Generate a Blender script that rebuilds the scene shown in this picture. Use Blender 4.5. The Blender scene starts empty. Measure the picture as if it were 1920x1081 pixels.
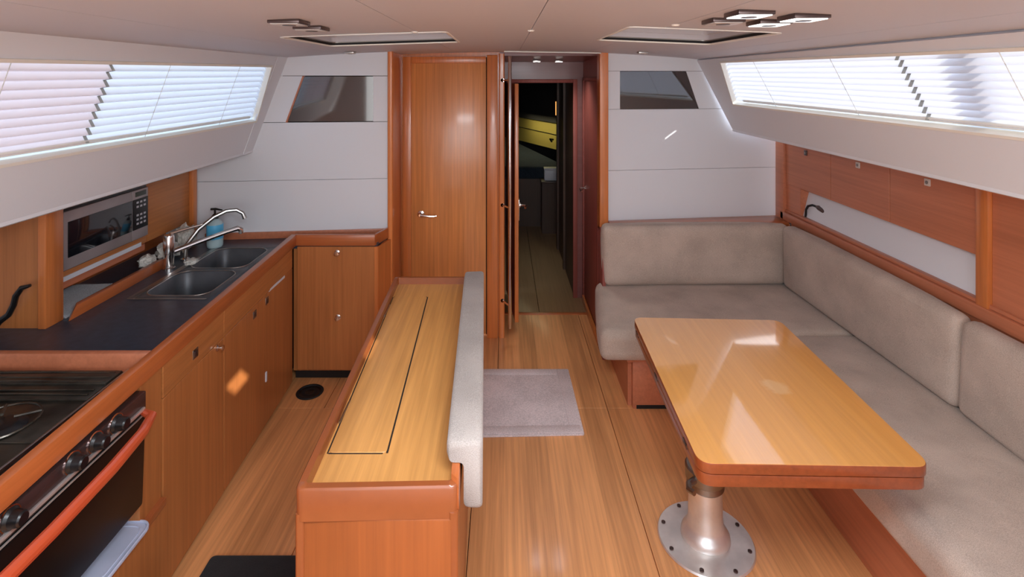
import bpy, bmesh, math, random
from mathutils import Vector, Matrix, Euler
random.seed(4)
S = bpy.context.scene
COL = S.collection

# ---------------------------------------------------------------- camera, world, sun, exposure
cam_d = bpy.data.cameras.new('camera'); cam = bpy.data.objects.new('camera', cam_d); COL.objects.link(cam)
cam.location = (0, 0, 1.8)
cam.rotation_euler = (math.pi/2, 0, 0)
cam_d.sensor_width = 36; cam_d.lens = 18.75
cam_d.shift_x = 15/1920; cam_d.shift_y = -395.5/1920
cam_d.clip_start = 0.02
S.camera = cam
S.view_settings.view_transform = 'Standard'; S.view_settings.look = 'None'
S.view_settings.gamma = 1; S.view_settings.use_curve_mapping = False
S.view_settings.exposure = 0.1
W = bpy.data.worlds.new('sky'); S.world = W; W.use_nodes = True
wn = W.node_tree.nodes; wl = W.node_tree.links
bg = wn['Background']; bg.inputs[1].default_value = 3.3
tc = wn.new('ShaderNodeTexCoord'); sep = wn.new('ShaderNodeSeparateXYZ'); rmp = wn.new('ShaderNodeValToRGB')
wl.new(tc.outputs['Generated'], sep.inputs[0]); wl.new(sep.outputs[2], rmp.inputs[0])
rmp.color_ramp.elements[0].position = 0.0; rmp.color_ramp.elements[0].color = (0.95, 0.93, 0.92, 1)
rmp.color_ramp.elements[1].position = 0.6; rmp.color_ramp.elements[1].color = (0.62, 0.74, 0.95, 1)
wl.new(rmp.outputs[0], bg.inputs[0])
SUN_DIR = Vector((.68, -.565, .47)).normalized()       # from the boat towards the sun
sd = bpy.data.lights.new('sun', 'SUN'); sd.energy = 7.5; sd.angle = math.radians(0.6); sd.color = (1, .93, .84)
so = bpy.data.objects.new('sun', sd); COL.objects.link(so)
so.rotation_euler = SUN_DIR.to_track_quat('Z', 'Y').to_euler(); so.location = (6, -5, 5)
# daylight falling in through the open companionway behind the camera
ad = bpy.data.lights.new('companionway_daylight', 'AREA'); ad.shape = 'RECTANGLE'; ad.size = 1.6; ad.size_y = 0.9; ad.energy = 12; ad.color = (.84, .92, 1)
ao = bpy.data.objects.new('companionway_daylight', ad); COL.objects.link(ao)
ao.location = (0.1, -0.9, 1.75); ao.rotation_euler = (math.radians(62), 0, 0)

# added fill light under the unbroken ceiling, brightening floor and tabletops
fill_d = bpy.data.lights.new('overhead_fill', 'AREA'); fill_d.shape = 'RECTANGLE'; fill_d.size = 0.7; fill_d.size_y = 0.6; fill_d.energy = 46; fill_d.spread = math.radians(168); fill_d.color = (.86, .93, 1)
fill_o = bpy.data.objects.new('overhead_fill', fill_d); COL.objects.link(fill_o)
fill_o.location = (0.1, 0.55, 1.955); fill_o.rotation_euler = (math.radians(12), 0, 0)
S.cycles.diffuse_bounces = 8; S.cycles.max_bounces = 14

# ---------------------------------------------------------------- materials
def lin(c):
    return tuple((v/255/12.92 if v/255 <= .04045 else ((v/255+.055)/1.055)**2.4) for v in c) + (1,)
def base(name):
    m = bpy.data.materials.new(name); m.use_nodes = True
    return m, m.node_tree.nodes, m.node_tree.links, m.node_tree.nodes['Principled BSDF']
def plain(name, c, rough=.5, metal=0, coat=0, bump=0, bscale=200, spec=.5, var=.0, vscale=6, emit=None, es=0):
    m, n, l, p = base(name)
    p.inputs['Base Color'].default_value = lin(c); p.inputs['Roughness'].default_value = rough
    p.inputs['Metallic'].default_value = metal; p.inputs['Coat Weight'].default_value = coat
    p.inputs['Specular IOR Level'].default_value = spec
    if emit: p.inputs['Emission Color'].default_value = lin(emit); p.inputs['Emission Strength'].default_value = es
    t = n.new('ShaderNodeTexCoord')
    if var:
        z = n.new('ShaderNodeTexNoise'); z.inputs['Scale'].default_value = vscale; z.inputs['Detail'].default_value = 5
        l.new(t.outputs['Object'], z.inputs['Vector'])
        r = n.new('ShaderNodeValToRGB'); a = lin([v*(1-var) for v in c]); b = lin([min(255, v*(1+var)) for v in c])
        r.color_ramp.elements[0].position = .3; r.color_ramp.elements[1].position = .7
        r.color_ramp.elements[0].color = a; r.color_ramp.elements[1].color = b
        l.new(z.outputs[0], r.inputs[0]); l.new(r.outputs[0], p.inputs['Base Color'])
    if bump:
        z = n.new('ShaderNodeTexNoise'); z.inputs['Scale'].default_value = bscale; z.inputs['Detail'].default_value = 3
        l.new(t.outputs['Object'], z.inputs['Vector'])
        b = n.new('ShaderNodeBump'); b.inputs['Strength'].default_value = bump; b.inputs['Distance'].default_value = .002
        l.new(z.outputs[0], b.inputs['Height']); l.new(b.outputs[0], p.inputs['Normal'])
    return m
def wood(name, c, axis='z', rough=.35, coat=.2, var=.14, fine=60, boards=0, stain=None, crough=.12):
    """c = middle colour; grain stretched along axis; boards = plank width across x, colour only"""
    m, n, l, p = base(name)
    t = n.new('ShaderNodeTexCoord'); mp = n.new('ShaderNodeMapping')
    sc = {'x': (1.6, fine, fine), 'y': (fine, 1.6, fine), 'z': (fine, fine, 1.6)}[axis]
    mp.inputs['Scale'].default_value = sc
    l.new(t.outputs['Object'], mp.inputs[0])
    z = n.new('ShaderNodeTexNoise'); z.inputs['Scale'].default_value = 1; z.inputs['Detail'].default_value = 6; z.inputs['Roughness'].default_value = .6
    l.new(mp.outputs[0], z.inputs['Vector'])
    mp2 = n.new('ShaderNodeMapping'); mp2.inputs['Scale'].default_value = [s/14 if s > 5 else .8 for s in sc]
    l.new(t.outputs['Object'], mp2.inputs[0])
    z2 = n.new('ShaderNodeTexNoise'); z2.inputs['Scale'].default_value = 1; z2.inputs['Detail'].default_value = 3
    l.new(mp2.outputs[0], z2.inputs['Vector'])
    mx = n.new('ShaderNodeMath'); mx.operation = 'MULTIPLY_ADD'; mx.inputs[1].default_value = .55
    l.new(z.outputs[0], mx.inputs[0])
    m2 = n.new('ShaderNodeMath'); m2.operation = 'MULTIPLY'; m2.inputs[1].default_value = .45
    l.new(z2.outputs[0], m2.inputs[0]); l.new(m2.outputs[0], mx.inputs[2])
    last = mx.outputs[0]
    if boards:
        sx = n.new('ShaderNodeSeparateXYZ'); l.new(t.outputs['Object'], sx.inputs[0])
        dv = n.new('ShaderNodeMath'); dv.operation = 'DIVIDE'; dv.inputs[1].default_value = boards; l.new(sx.outputs[0], dv.inputs[0])
        fl = n.new('ShaderNodeMath'); fl.operation = 'FLOOR'; l.new(dv.outputs[0], fl.inputs[0])
        wn_ = n.new('ShaderNodeTexWhiteNoise'); wn_.noise_dimensions = '1D'; l.new(fl.outputs[0], wn_.inputs['W'])
        m3 = n.new('ShaderNodeMath'); m3.operation = 'MULTIPLY_ADD'; m3.inputs[1].default_value = .16
        l.new(wn_.outputs['Value'], m3.inputs[0]); l.new(last, m3.inputs[2])
        m4 = n.new('ShaderNodeMath'); m4.operation = 'SUBTRACT'; m4.inputs[1].default_value = .08
        l.new(m3.outputs[0], m4.inputs[0]); last = m4.outputs[0]
    r = n.new('ShaderNodeValToRGB')
    r.color_ramp.elements[0].position = .32; r.color_ramp.elements[1].position = .68
    r.color_ramp.elements[0].color = lin([c[0]*(1-var), c[1]*(1-var*1.15), c[2]*(1-var*1.3)])
    r.color_ramp.elements[1].color = lin([min(255, c[0]*(1+var*.7)), min(255, c[1]*(1+var*.8)), min(255, c[2]*(1+var))])
    l.new(last, r.inputs[0])
    out = r.outputs[0]
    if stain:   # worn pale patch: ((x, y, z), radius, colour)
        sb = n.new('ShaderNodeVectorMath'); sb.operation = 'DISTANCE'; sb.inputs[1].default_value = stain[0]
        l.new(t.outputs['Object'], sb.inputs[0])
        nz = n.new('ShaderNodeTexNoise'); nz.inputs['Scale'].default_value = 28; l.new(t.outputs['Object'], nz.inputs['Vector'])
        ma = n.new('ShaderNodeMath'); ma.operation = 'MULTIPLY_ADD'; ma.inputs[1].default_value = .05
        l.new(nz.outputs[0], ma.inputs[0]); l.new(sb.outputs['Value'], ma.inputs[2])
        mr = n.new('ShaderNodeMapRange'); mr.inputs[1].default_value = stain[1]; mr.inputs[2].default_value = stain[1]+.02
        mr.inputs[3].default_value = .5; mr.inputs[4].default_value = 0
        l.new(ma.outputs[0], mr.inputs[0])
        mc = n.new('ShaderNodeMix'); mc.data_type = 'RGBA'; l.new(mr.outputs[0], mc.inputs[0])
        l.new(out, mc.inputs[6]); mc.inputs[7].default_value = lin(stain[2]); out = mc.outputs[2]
    l.new(out, p.inputs['Base Color'])
    p.inputs['Roughness'].default_value = rough; p.inputs['Coat Weight'].default_value = coat; p.inputs['Coat Roughness'].default_value = crough
    b = n.new('ShaderNodeBump'); b.inputs['Strength'].default_value = .06; b.inputs['Distance'].default_value = .001
    l.new(z.outputs[0], b.inputs['Height']); l.new(b.outputs[0], p.inputs['Normal'])
    return m
def fabric(name, c, scale=420, var=.1):
    m, n, l, p = base(name)
    t = n.new('ShaderNodeTexCoord')
    z = n.new('ShaderNodeTexNoise'); z.inputs['Scale'].default_value = scale; z.inputs['Detail'].default_value = 2
    z2 = n.new('ShaderNodeTexNoise'); z2.inputs['Scale'].default_value = 5; z2.inputs['Detail'].default_value = 3
    for q in (z, z2): l.new(t.outputs['Object'], q.inputs['Vector'])
    mx = n.new('ShaderNodeMath'); mx.operation = 'MULTIPLY_ADD'; mx.inputs[1].default_value = .6; l.new(z.outputs[0], mx.inputs[0])
    m2 = n.new('ShaderNodeMath'); m2.operation = 'MULTIPLY'; m2.inputs[1].default_value = .4; l.new(z2.outputs[0], m2.inputs[0]); l.new(m2.outputs[0], mx.inputs[2])
    r = n.new('ShaderNodeValToRGB'); r.color_ramp.elements[0].position = .38; r.color_ramp.elements[1].position = .62
    r.color_ramp.elements[0].color = lin([v*(1-var) for v in c]); r.color_ramp.elements[1].color = lin([min(255, v*(1+var)) for v in c])
    l.new(mx.outputs[0], r.inputs[0]); l.new(r.outputs[0], p.inputs['Base Color'])
    p.inputs['Roughness'].default_value = .95; p.inputs['Specular IOR Level'].default_value = .15
    p.inputs['Sheen Weight'].default_value = .15
    b = n.new('ShaderNodeBump'); b.inputs['Strength'].default_value = .35; b.inputs['Distance'].default_value = .0015
    l.new(z.outputs[0], b.inputs['Height'])
    z3 = n.new('ShaderNodeTexNoise'); z3.inputs['Scale'].default_value = 9; l.new(t.outputs['Object'], z3.inputs['Vector'])
    b2 = n.new('ShaderNodeBump'); b2.inputs['Strength'].default_value = .25; b2.inputs['Distance'].default_value = .02
    l.new(z3.outputs[0], b2.inputs['Height']); l.new(b.outputs[0], b2.inputs['Normal']); l.new(b2.outputs[0], p.inputs['Normal'])
    return m
def translucent(name, c, tr=.55):
    m = bpy.data.materials.new(name); m.use_nodes = True; n = m.node_tree.nodes; l = m.node_tree.links
    n.remove(n['Principled BSDF']); o = n['Material Output']
    d = n.new('ShaderNodeBsdfDiffuse'); d.inputs[0].default_value = lin(c)
    t = n.new('ShaderNodeBsdfTranslucent'); t.inputs[0].default_value = lin(c)
    x = n.new('ShaderNodeMixShader'); x.inputs[0].default_value = tr
    l.new(d.outputs[0], x.inputs[1]); l.new(t.outputs[0], x.inputs[2]); l.new(x.outputs[0], o.inputs[0])
    return m
def glass(name, tint=(235, 240, 242), gl=.08):
    m = bpy.data.materials.new(name); m.use_nodes = True; n = m.node_tree.nodes; l = m.node_tree.links
    n.remove(n['Principled BSDF']); o = n['Material Output']
    d = n.new('ShaderNodeBsdfTransparent'); d.inputs[0].default_value = lin(tint)
    t = n.new('ShaderNodeBsdfGlossy'); t.inputs['Roughness'].default_value = .02
    x = n.new('ShaderNodeMixShader'); x.inputs[0].default_value = gl
    l.new(d.outputs[0], x.inputs[1]); l.new(t.outputs[0], x.inputs[2]); l.new(x.outputs[0], o.inputs[0])
    return m

M = {}
M['door_wood'] = wood('door wood', (214, 140, 78), 'z', .32, .35)
M['frame_z'] = wood('cherry upright', (204, 120, 62), 'z', .3, .35)
M['frame_x'] = wood('cherry cross', (180, 100, 54), 'x', .3, .35)
M['frame_y'] = wood('cherry lengthwise', (180, 98, 50), 'y', .3, .4)
M['cab_z'] = wood('cabinet front', (180, 112, 60), 'z', .4, .15)
M['cab_y'] = wood('cabinet front lengthwise', (186, 118, 64), 'y', .4, .15)
M['dimmed_panel'] = wood('dimmed cabinet panel', (146, 78, 36), 'z', .35, .25)  # cabinet wood with the dimness of the near console face in its colour
M['rim_wood'] = wood('rim cherry', (146, 78, 40), 'y', .32, .3, var=.05, fine=22)
M['top_y'] = wood('console top wood', (206, 148, 82), 'y', .38, .2, var=.16)
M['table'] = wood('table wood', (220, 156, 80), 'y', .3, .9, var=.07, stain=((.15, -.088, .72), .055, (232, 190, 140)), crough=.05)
M['table'].node_tree.nodes['Principled BSDF'].inputs['Coat IOR'].default_value = 2.1; M['table'].node_tree.nodes['Principled BSDF'].inputs['Coat Weight'].default_value = 1
M['table_edge'] = wood('table edge', (136, 66, 34), 'y', .3, .4)
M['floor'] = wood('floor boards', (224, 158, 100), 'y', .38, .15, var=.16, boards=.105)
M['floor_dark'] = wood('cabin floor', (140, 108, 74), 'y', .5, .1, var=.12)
M['locker'] = wood('locker wood', (190, 116, 82), 'y', .4, .15, var=.1)
M['mahog'] = wood('passage wood', (146, 76, 66), 'z', .55, .05, var=.1)
M['mahog_x'] = wood('passage wood cross', (128, 80, 76), 'x', .35, .2, var=.08)
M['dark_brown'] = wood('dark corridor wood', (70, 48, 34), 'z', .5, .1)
M['white'] = plain('white vinyl panel', (222, 225, 230), .55, bump=.08, bscale=350)
M['ceil'] = plain('ceiling vinyl', (200, 201, 208), .55, bump=.08, bscale=350)
M['trimw'] = plain('cream window frame', (236, 234, 224), .4)
M['gap'] = plain('dark joint', (30, 22, 18), .9)
M['fabric'] = fabric('grey upholstery', (182, 165, 152))
M['fabric2'] = fabric('grey bolster upholstery', (158, 149, 143))  # darker, cooler grey for the console bolster
M['mat'] = fabric('pale grey bath mat', (212, 198, 198), 160, .08)
M['blackmat'] = fabric('black mat', (34, 34, 36), 200)
M['blind'] = translucent('white pleated fabric', (236, 238, 244), .5)
M['blind_pink'] = translucent('pinkish pleated fabric', (236, 226, 228), .45)  # pinker, less translucent fabric for the near left blind
M['tape'] = plain('blind edge tape', (176, 178, 172), .6)
M['hatchlid'] = translucent('hatch blind', (190, 180, 168), .25)
M['glass'] = glass('window glass'); M['glass_dim'] = glass('sun dimming window glass', (228, 230, 232))  # darker tint added to the right pane to dim sun on its blinds
M['smoked'] = plain('smoked glass', (44, 34, 34), .06, spec=1.0, coat=1)
M['counter'] = plain('slate laminate', (56, 63, 76), .3, bump=.05, bscale=120, var=.12, vscale=30)
M['steel'] = plain('brushed steel', (180, 178, 174), .28, 1, bump=.05, bscale=80)
M['sink'] = plain('sink steel', (84, 87, 92), .42, .3, var=.12, vscale=10)
M['chrome'] = plain('chrome', (225, 222, 220), .16, 1)
M['base_steel'] = plain('pedestal steel', (232, 228, 224), .34, .72, var=.08, vscale=9)
M['alu'] = plain('anodised aluminium', (150, 144, 138), .35, 1)
M['black'] = plain('black plastic', (18, 18, 20), .35)
M['blackg'] = plain('black glass', (12, 11, 12), .38, coat=.0)
M['rubber'] = plain('black rubber', (16, 15, 17), .7)
M['hob'] = plain('dark hob enamel', (62, 58, 52), .3, .6, bump=.3, bscale=25, var=.3, vscale=14)
M['mwsteel'] = plain('microwave steel', (166, 156, 156), .38, .35, var=.05)
M['mwglass'] = plain('microwave glass', (22, 24, 30), .1, coat=.5)
M['oven_panel'] = plain('dark oven panel', (92, 70, 68), .25, .6)
M['button'] = plain('button print', (190, 190, 195), .5)
M['lcd'] = plain('display', (60, 66, 56), .3)
M['handle_red'] = wood('oven handle wood', (206, 86, 50), 'y', .3, .5, var=.08)
M['plastic_w'] = plain('white plastic', (215, 220, 228), .4)
M['lidp'] = plain('frosted plastic lid', (186, 192, 214), .35, var=.06)
M['blue'] = plain('blue label', (90, 190, 236), .4)
M['clearp'] = plain('pale bottle', (175, 200, 205), .25)
M['cloth'] = fabric('white cloth', (205, 204, 196), 120)
M['draincloth'] = fabric('ribbed grey cloth', (165, 168, 172), 300)
M['bronze'] = plain('bronze bezel', (96, 82, 80), .3, .8)
M['lampglow'] = plain('lit lamp face', (255, 255, 255), .4, emit=(255, 252, 246), es=2.2)
M['lampoff'] = plain('unlit lamp face', (200, 195, 190), .3)
M['warmglow'] = plain('warm lamp', (255, 190, 110), .4, emit=(255, 170, 90), es=1.4)
M['yellow'] = plain('cream hull lining', (222, 200, 110), .5)
M['navy'] = fabric('navy duvet', (44, 54, 66), 60)
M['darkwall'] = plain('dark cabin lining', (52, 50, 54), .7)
M['square'] = plain('push button', (212, 205, 198), .35)

# ---------------------------------------------------------------- geometry helpers
def fin(bm, bev=0, seg=2):
    bmesh.ops.remove_doubles(bm, verts=bm.verts, dist=1e-6)
    bmesh.ops.recalc_face_normals(bm, faces=bm.faces)
    if bev:
        bmesh.ops.bevel(bm, geom=list(bm.edges), offset=bev, segments=seg, profile=.5, affect='EDGES', clamp_overlap=True)
    return bm
def ext(pts, vec, bev=0, seg=2):
    bm = bmesh.new(); v = Vector(vec)
    a = [bm.verts.new(Vector(p)) for p in pts]; b = [bm.verts.new(Vector(p)+v) for p in pts]
    bm.faces.new(a); bm.faces.new(b[::-1]); n = len(a)
    for i in range(n): bm.faces.new((a[i], a[(i+1) % n], b[(i+1) % n], b[i]))
    return fin(bm, bev, seg)
def hexa(b4, t4, bev=0, seg=2):
    bm = bmesh.new(); a = [bm.verts.new(Vector(p)) for p in b4]; b = [bm.verts.new(Vector(p)) for p in t4]
    bm.faces.new(a[::-1]); bm.faces.new(b)
    for i in range(4): bm.faces.new((a[i], a[(i+1) % 4], b[(i+1) % 4], b[i]))
    return fin(bm, bev, seg)
def box(x0, x1, y0, y1, z0, z1, bev=0, seg=2):
    return ext([(x0, y0, z0), (x1, y0, z0), (x1, y1, z0), (x0, y1, z0)], (0, 0, z1-z0), bev, seg)
def slab(poly, z0, z1, bev=0, seg=2):
    return ext([(x, y, z0) for x, y in poly], (0, 0, z1-z0), bev, seg)
def rrect(x0, x1, y0, y1, r, n=5):
    out = []
    for cx, cy, a0 in ((x1-r, y1-r, 0), (x0+r, y1-r, 90), (x0+r, y0+r, 180), (x1-r, y0+r, 270)):
        for i in range(n+1):
            a = math.radians(a0+90*i/n); out.append((cx+r*math.cos(a), cy+r*math.sin(a)))
    return out
def rpoly(pts, r, n=5):
    """round the corners of a 2D polygon"""
    out = []; N = len(pts)
    for i in range(N):
        p0, p1, p2 = Vector(pts[i-1]), Vector(pts[i]), Vector(pts[(i+1) % N])
        a = (p0-p1).normalized(); b = (p2-p1).normalized()
        s, e = p1+a*r, p1+b*r
        for k in range(n+1):
            t = k/n; out.append(tuple((1-t)**2*s+2*t*(1-t)*p1+t*t*e))
    return out
def ring_frames(pts):
    pts = [Vector(p) for p in pts]; fr = []; prev = None
    for i, p in enumerate(pts):
        d = (pts[min(i+1, len(pts)-1)]-pts[max(i-1, 0)]).normalized()
        if prev is None:
            up = Vector((0, 0, 1)) if abs(d.z) < .9 else Vector((1, 0, 0))
            u = d.cross(up).normalized()
        else:
            u = (prev-d*prev.dot(d)).normalized()
        prev = u; fr.append((p, u, d.cross(u)))
    return fr
def tube(pts, r, n=10, caps=True):
    bm = bmesh.new(); rings = []
    rr = r if isinstance(r, (list, tuple)) else [r]*len(pts)
    for (p, u, w), q in zip(ring_frames(pts), rr):
        rings.append([bm.verts.new(p+u*q*math.cos(2*math.pi*k/n)+w*q*math.sin(2*math.pi*k/n)) for k in range(n)])
    for a, b in zip(rings, rings[1:]):
        for k in range(n): bm.faces.new((a[k], a[(k+1) % n], b[(k+1) % n], b[k]))
    if caps: bm.faces.new(rings[0]); bm.faces.new(rings[-1][::-1])
    return fin(bm)
def lathe(prof, c, n=32, axis='z'):
    """prof = [(radius, height)] round the vertical (or other) axis through c"""
    bm = bmesh.new(); rings = []
    for r, h in prof:
        ring = []
        for k in range(n):
            a = 2*math.pi*k/n; p = Vector((r*math.cos(a), r*math.sin(a), h))
            if axis == 'x': p = Vector((p.z, p.x, p.y))
            if axis == 'y': p = Vector((p.x, p.z, p.y))
            ring.append(bm.verts.new(p+Vector(c)))
        rings.append(ring)
    for a, b in zip(rings, rings[1:]):
        for k in range(n): bm.faces.new((a[k], a[(k+1) % n], b[(k+1) % n], b[k]))
    if prof[0][0] > 1e-5: bm.faces.new(rings[0])
    if prof[-1][0] > 1e-5: bm.faces.new(rings[-1])
    return fin(bm)
def frame_ring(outer, inner, vec):
    """four trapezoid prisms between an outer and an inner quad"""
    return [ext([outer[i], outer[(i+1) % 4], inner[(i+1) % 4], inner[i]], vec) for i in range(4)]
def blob(c, r, squash=(1, 1, 1), amp=.25, seed=0, sub=3):
    bm = bmesh.new(); bmesh.ops.create_icosphere(bm, subdivisions=sub, radius=1)
    from mathutils import noise
    for v in bm.verts:
        d = v.co.normalized(); k = 1+amp*2*(noise.noise(d*2.6+Vector((seed*3.1, seed, 0))))
        v.co = Vector((d.x*squash[0], d.y*squash[1], d.z*squash[2]))*r*k+Vector(c)
    return bm
def shaped_cushion(b4, t4, r=.04, puff=.012, cuts=7):
    """upholstered block: bevelled hexahedron with softly swollen faces"""
    bm = hexa(b4, t4)
    bmesh.ops.bevel(bm, geom=list(bm.edges), offset=r, segments=4, profile=.5, affect='EDGES', clamp_overlap=True)
    c = sum((v.co for v in bm.verts), Vector())/len(bm.verts)
    big = sorted(bm.faces, key=lambda f: -f.calc_area())[:6]
    bmesh.ops.subdivide_edges(bm, edges=list({e for f in big for e in f.edges}), cuts=cuts, use_grid_fill=True)
    bm.normal_update()
    from mathutils import noise
    xs = [v.co for v in bm.verts]
    mn = Vector([min(p[i] for p in xs) for i in range(3)]); mxx = Vector([max(p[i] for p in xs) for i in range(3)])
    for v in bm.verts:
        q = [(v.co[i]-mn[i])/max(1e-6, mxx[i]-mn[i])*2-1 for i in range(3)]
        # swelling fades toward the edges
        w = sorted(1-abs(t) for t in q); k = min(1, w[1]*2.2)*min(1, w[2]*2.2)
        v.co += v.normal*(puff*k+.003*noise.noise(v.co*5))
    return bm

BASE = {}
def wpos(o): return BASE.get(o, Vector((0, 0, 0)))
def obj(name, bms, mat, parent=None, smooth=28, kind=None, label=None, cat=None, group=None, org=None):
    if not isinstance(bms, (list, tuple)): bms = [bms]
    me = bpy.data.meshes.new(name); big = bmesh.new()
    for b in bms:
        t = bpy.data.meshes.new('t'); b.to_mesh(t); b.free(); big.from_mesh(t); bpy.data.meshes.remove(t)
    if parent is not None: o_ = wpos(parent)
    elif org is not None: o_ = Vector(org)
    else:
        cs = [v.co for v in big.verts]
        o_ = Vector(((min(c.x for c in cs)+max(c.x for c in cs))/2, (min(c.y for c in cs)+max(c.y for c in cs))/2, min(c.z for c in cs)))
    bmesh.ops.translate(big, verts=big.verts, vec=-o_)
    big.to_mesh(me); big.free()
    me.materials.append(M[mat] if isinstance(mat, str) else mat)
    if smooth:
        for p in me.polygons: p.use_smooth = True
        me.set_sharp_from_angle(angle=math.radians(smooth))
    o = bpy.data.objects.new(name, me); COL.objects.link(o)
    if parent is not None: o.parent = parent
    else: o.location = o_
    BASE[o] = o_
    if kind: o['kind'] = kind
    if label: o['label'] = label
    if cat: o['category'] = cat
    if group: o['group'] = group
    return o
def thing(name, label, cat, loc, group=None, kind=None):
    o = bpy.data.objects.new(name, None); COL.objects.link(o); o.location = loc; BASE[o] = Vector(loc); o.empty_display_size = .05
    if label: o['label'] = label
    if cat: o['category'] = cat
    if group: o['group'] = group
    if kind: o['kind'] = kind
    return o
def struct(name, bms, mat, **k): return obj(name, bms, mat, kind='structure', **k)
def copytree(root, delta, label=None, group=None):
    def cp(o, par):
        c = o.copy(); COL.objects.link(c)
        if par is not None: c.parent = par
        for ch in [x for x in KIDS.get(o, [])]: cp(ch, c)
        return c
    KIDS = {}
    for o in COL.objects:
        if o.parent: KIDS.setdefault(o.parent, []).append(o)
    r = cp(root, None); r.location = Vector(root.location)+Vector(delta)
    if label: r['label'] = label
    if group: r['group'] = group
    return r
def lerp(a, b, t): return Vector(a)*(1-t)+Vector(b)*t

# ================================================================ SETTING
# floor: backing and separate boards with 3 mm joints
fl = struct('floor', box(-2.1, 2.2, -1.2, 8.4, -.06, -.012), 'gap', org=(0, 0, 0))
boards = [(-1.40, -.80, -1.2, 2.905), (-.80, -.137, -1.2, 2.905), (-.137, .562, -1.2, 2.905), (.562, 1.5, -1.2, 2.905), (1.5, 2.15, -1.2, 2.905),
          (-1.40, -.98, 2.905, 4.05), (-.98, -.037, 2.905, 4.05), (-.037, .562, 2.905, 4.05), (.562, 1.3, 2.905, 4.05), (1.3, 2.15, 2.905, 4.05), (-2.05, -1.40, -1.2, 4.05)]
for x0, x1, y0, y1 in boards:
    obj('floorboard', box(x0+.0015, x1-.0015, y0+.0015, y1-.0015, -.012, 0, .001, 1), 'floor', fl)
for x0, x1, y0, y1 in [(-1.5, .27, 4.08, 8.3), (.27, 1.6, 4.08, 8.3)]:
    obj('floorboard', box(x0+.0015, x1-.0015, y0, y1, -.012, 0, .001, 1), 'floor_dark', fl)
obj('threshold', box(-.02, .66, 4.05, 4.08, -.012, .006, .002), 'frame_x', fl)

# ceiling
def cz(x): return 1.975-.03*x*x
HL = (-.85, -.22, 2.02, 2.62); HR = (.42, .93, 1.78, 2.42); HS = (.95, 1.16, .50, .655)  # HS: unseen hole added to let sun reach the cabinet and console
holes = [HL, HR, HS]
ce = struct('ceiling', [ext([(-1.34, y0, 2.10), (1.33, y0, 2.10), (1.33, y1, 2.10), (-1.34, y1, 2.10)], (0, 0, .01)) for y0, y1 in ((-1.2, .1), (2.7, 3.75))], 'gap', org=(0, 0, 1.97))
def cpanel(x0, x1, y0, y1, mat='ceil'):
    xs = sorted({x0, x1, *[h[i] for h in holes for i in (0, 1) if x0 < h[i] < x1], *[x for x in (-1.15, -.6, 0, .3, .75, 1.2) if x0 < x < x1]})
    ys = sorted({y0, y1, *[h[i] for h in holes for i in (2, 3) if y0 < h[i] < y1]})
    bm = bmesh.new(); V = {}
    def v(i, j, k):
        if (i, j, k) not in V: V[i, j, k] = bm.verts.new((xs[i], ys[j], cz(xs[i])+k*.018))
        return V[i, j, k]
    solid = {}
    for i in range(len(xs)-1):
        for j in range(len(ys)-1):
            cx, cy = (xs[i]+xs[i+1])/2, (ys[j]+ys[j+1])/2
            solid[i, j] = not any(h[0] < cx < h[1] and h[2] < cy < h[3] for h in holes)
    for (i, j), s in solid.items():
        if not s: continue
        for k in (0, 1): bm.faces.new([v(i, j, k), v(i+1, j, k), v(i+1, j+1, k), v(i, j+1, k)])
        for (di, dj, a, b) in ((-1, 0, (i, j), (i, j+1)), (1, 0, (i+1, j), (i+1, j+1)), (0, -1, (i, j), (i+1, j)), (0, 1, (i, j+1), (i+1, j+1))):
            if not solid.get((i+di, j+dj), False):
                bm.faces.new([v(*a, 0), v(*b, 0), v(*b, 1), v(*a, 1)])
    return fin(bm)
seams = [-1.34, -.97, -.33, .10, .54, 1.10, 1.335]
for a, b in zip(seams, seams[1:]):
    obj('ceiling_panel', cpanel(a+.0012, b-.0012, -1.2, 3.72), 'ceil', ce, smooth=20)
for s in seams[1:-1]:
    obj('joint_strip', [box(s-.02, s+.02, y0, y1, cz(s)+.019, cz(s)+.024) for y0, y1 in ((-1.2, 1.7), (2.7, 3.72))], 'gap', ce)
obj('joint_strip', ext([(-.0, 3.5, 1.972), (.64, 3.5, 1.962), (.64, 3.508, 1.966), (0, 3.508, 1.976)], (0, 0, -.006)), 'trimw', ce)

# aft bulkhead behind the camera with the companionway opening
struct('wall_back', [box(-2.1, -1.1, -1.22, -1.2, 0, 2.0), box(1.4, 2.2, -1.22, -1.2, 0, 2.0), box(-1.1, 1.4, -1.22, -1.2, 0, .9)], 'white', org=(0, -1.2, 0))
# passage ceiling and header
struct('trim_1', ext([(-.03, 3.70, 1.95), (.68, 3.70, 1.95), (.68, 4.40, 1.925), (-.03, 4.40, 1.925)], (0, 0, .03)), 'mahog_x')
# far bulkheads
yl = lambda x: 3.33+.1*(x+.7226)
wf = struct('wall_far', [ext([(-.7226, 3.36, .0), (-2.05, yl(-2.05)+.03, .0), (-2.05, yl(-2.05)+.03, 2.0), (-.7226, 3.36, 2.0)], (0, .02, 0))], 'gap', org=(-.72, 3.33, 0))
yr = lambda x: 3.55+.118*(x-.69)
def wall_piece(x0, x1, z0, z1, f, name='wall_panel', par=None, g=.0012):
    p = [(x0+g, f(x0+g), z0+g), (x1-g, f(x1-g), z0+g), (x1-g, f(x1-g), z1-g), (x0+g, f(x0+g), z1-g)]
    return obj(name, ext(p, (0, .025, 0)), 'white', par)
mirL = [(-1.335, 1.528), (-.815, 1.528), (-.815, 1.806), (-1.235, 1.806)]
for a, b in ((0.8, 1.17), (1.17, 1.524), (1.81, 2.0)): wall_piece(-2.05, -.7226, a, b, yl, par=wf)
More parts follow.
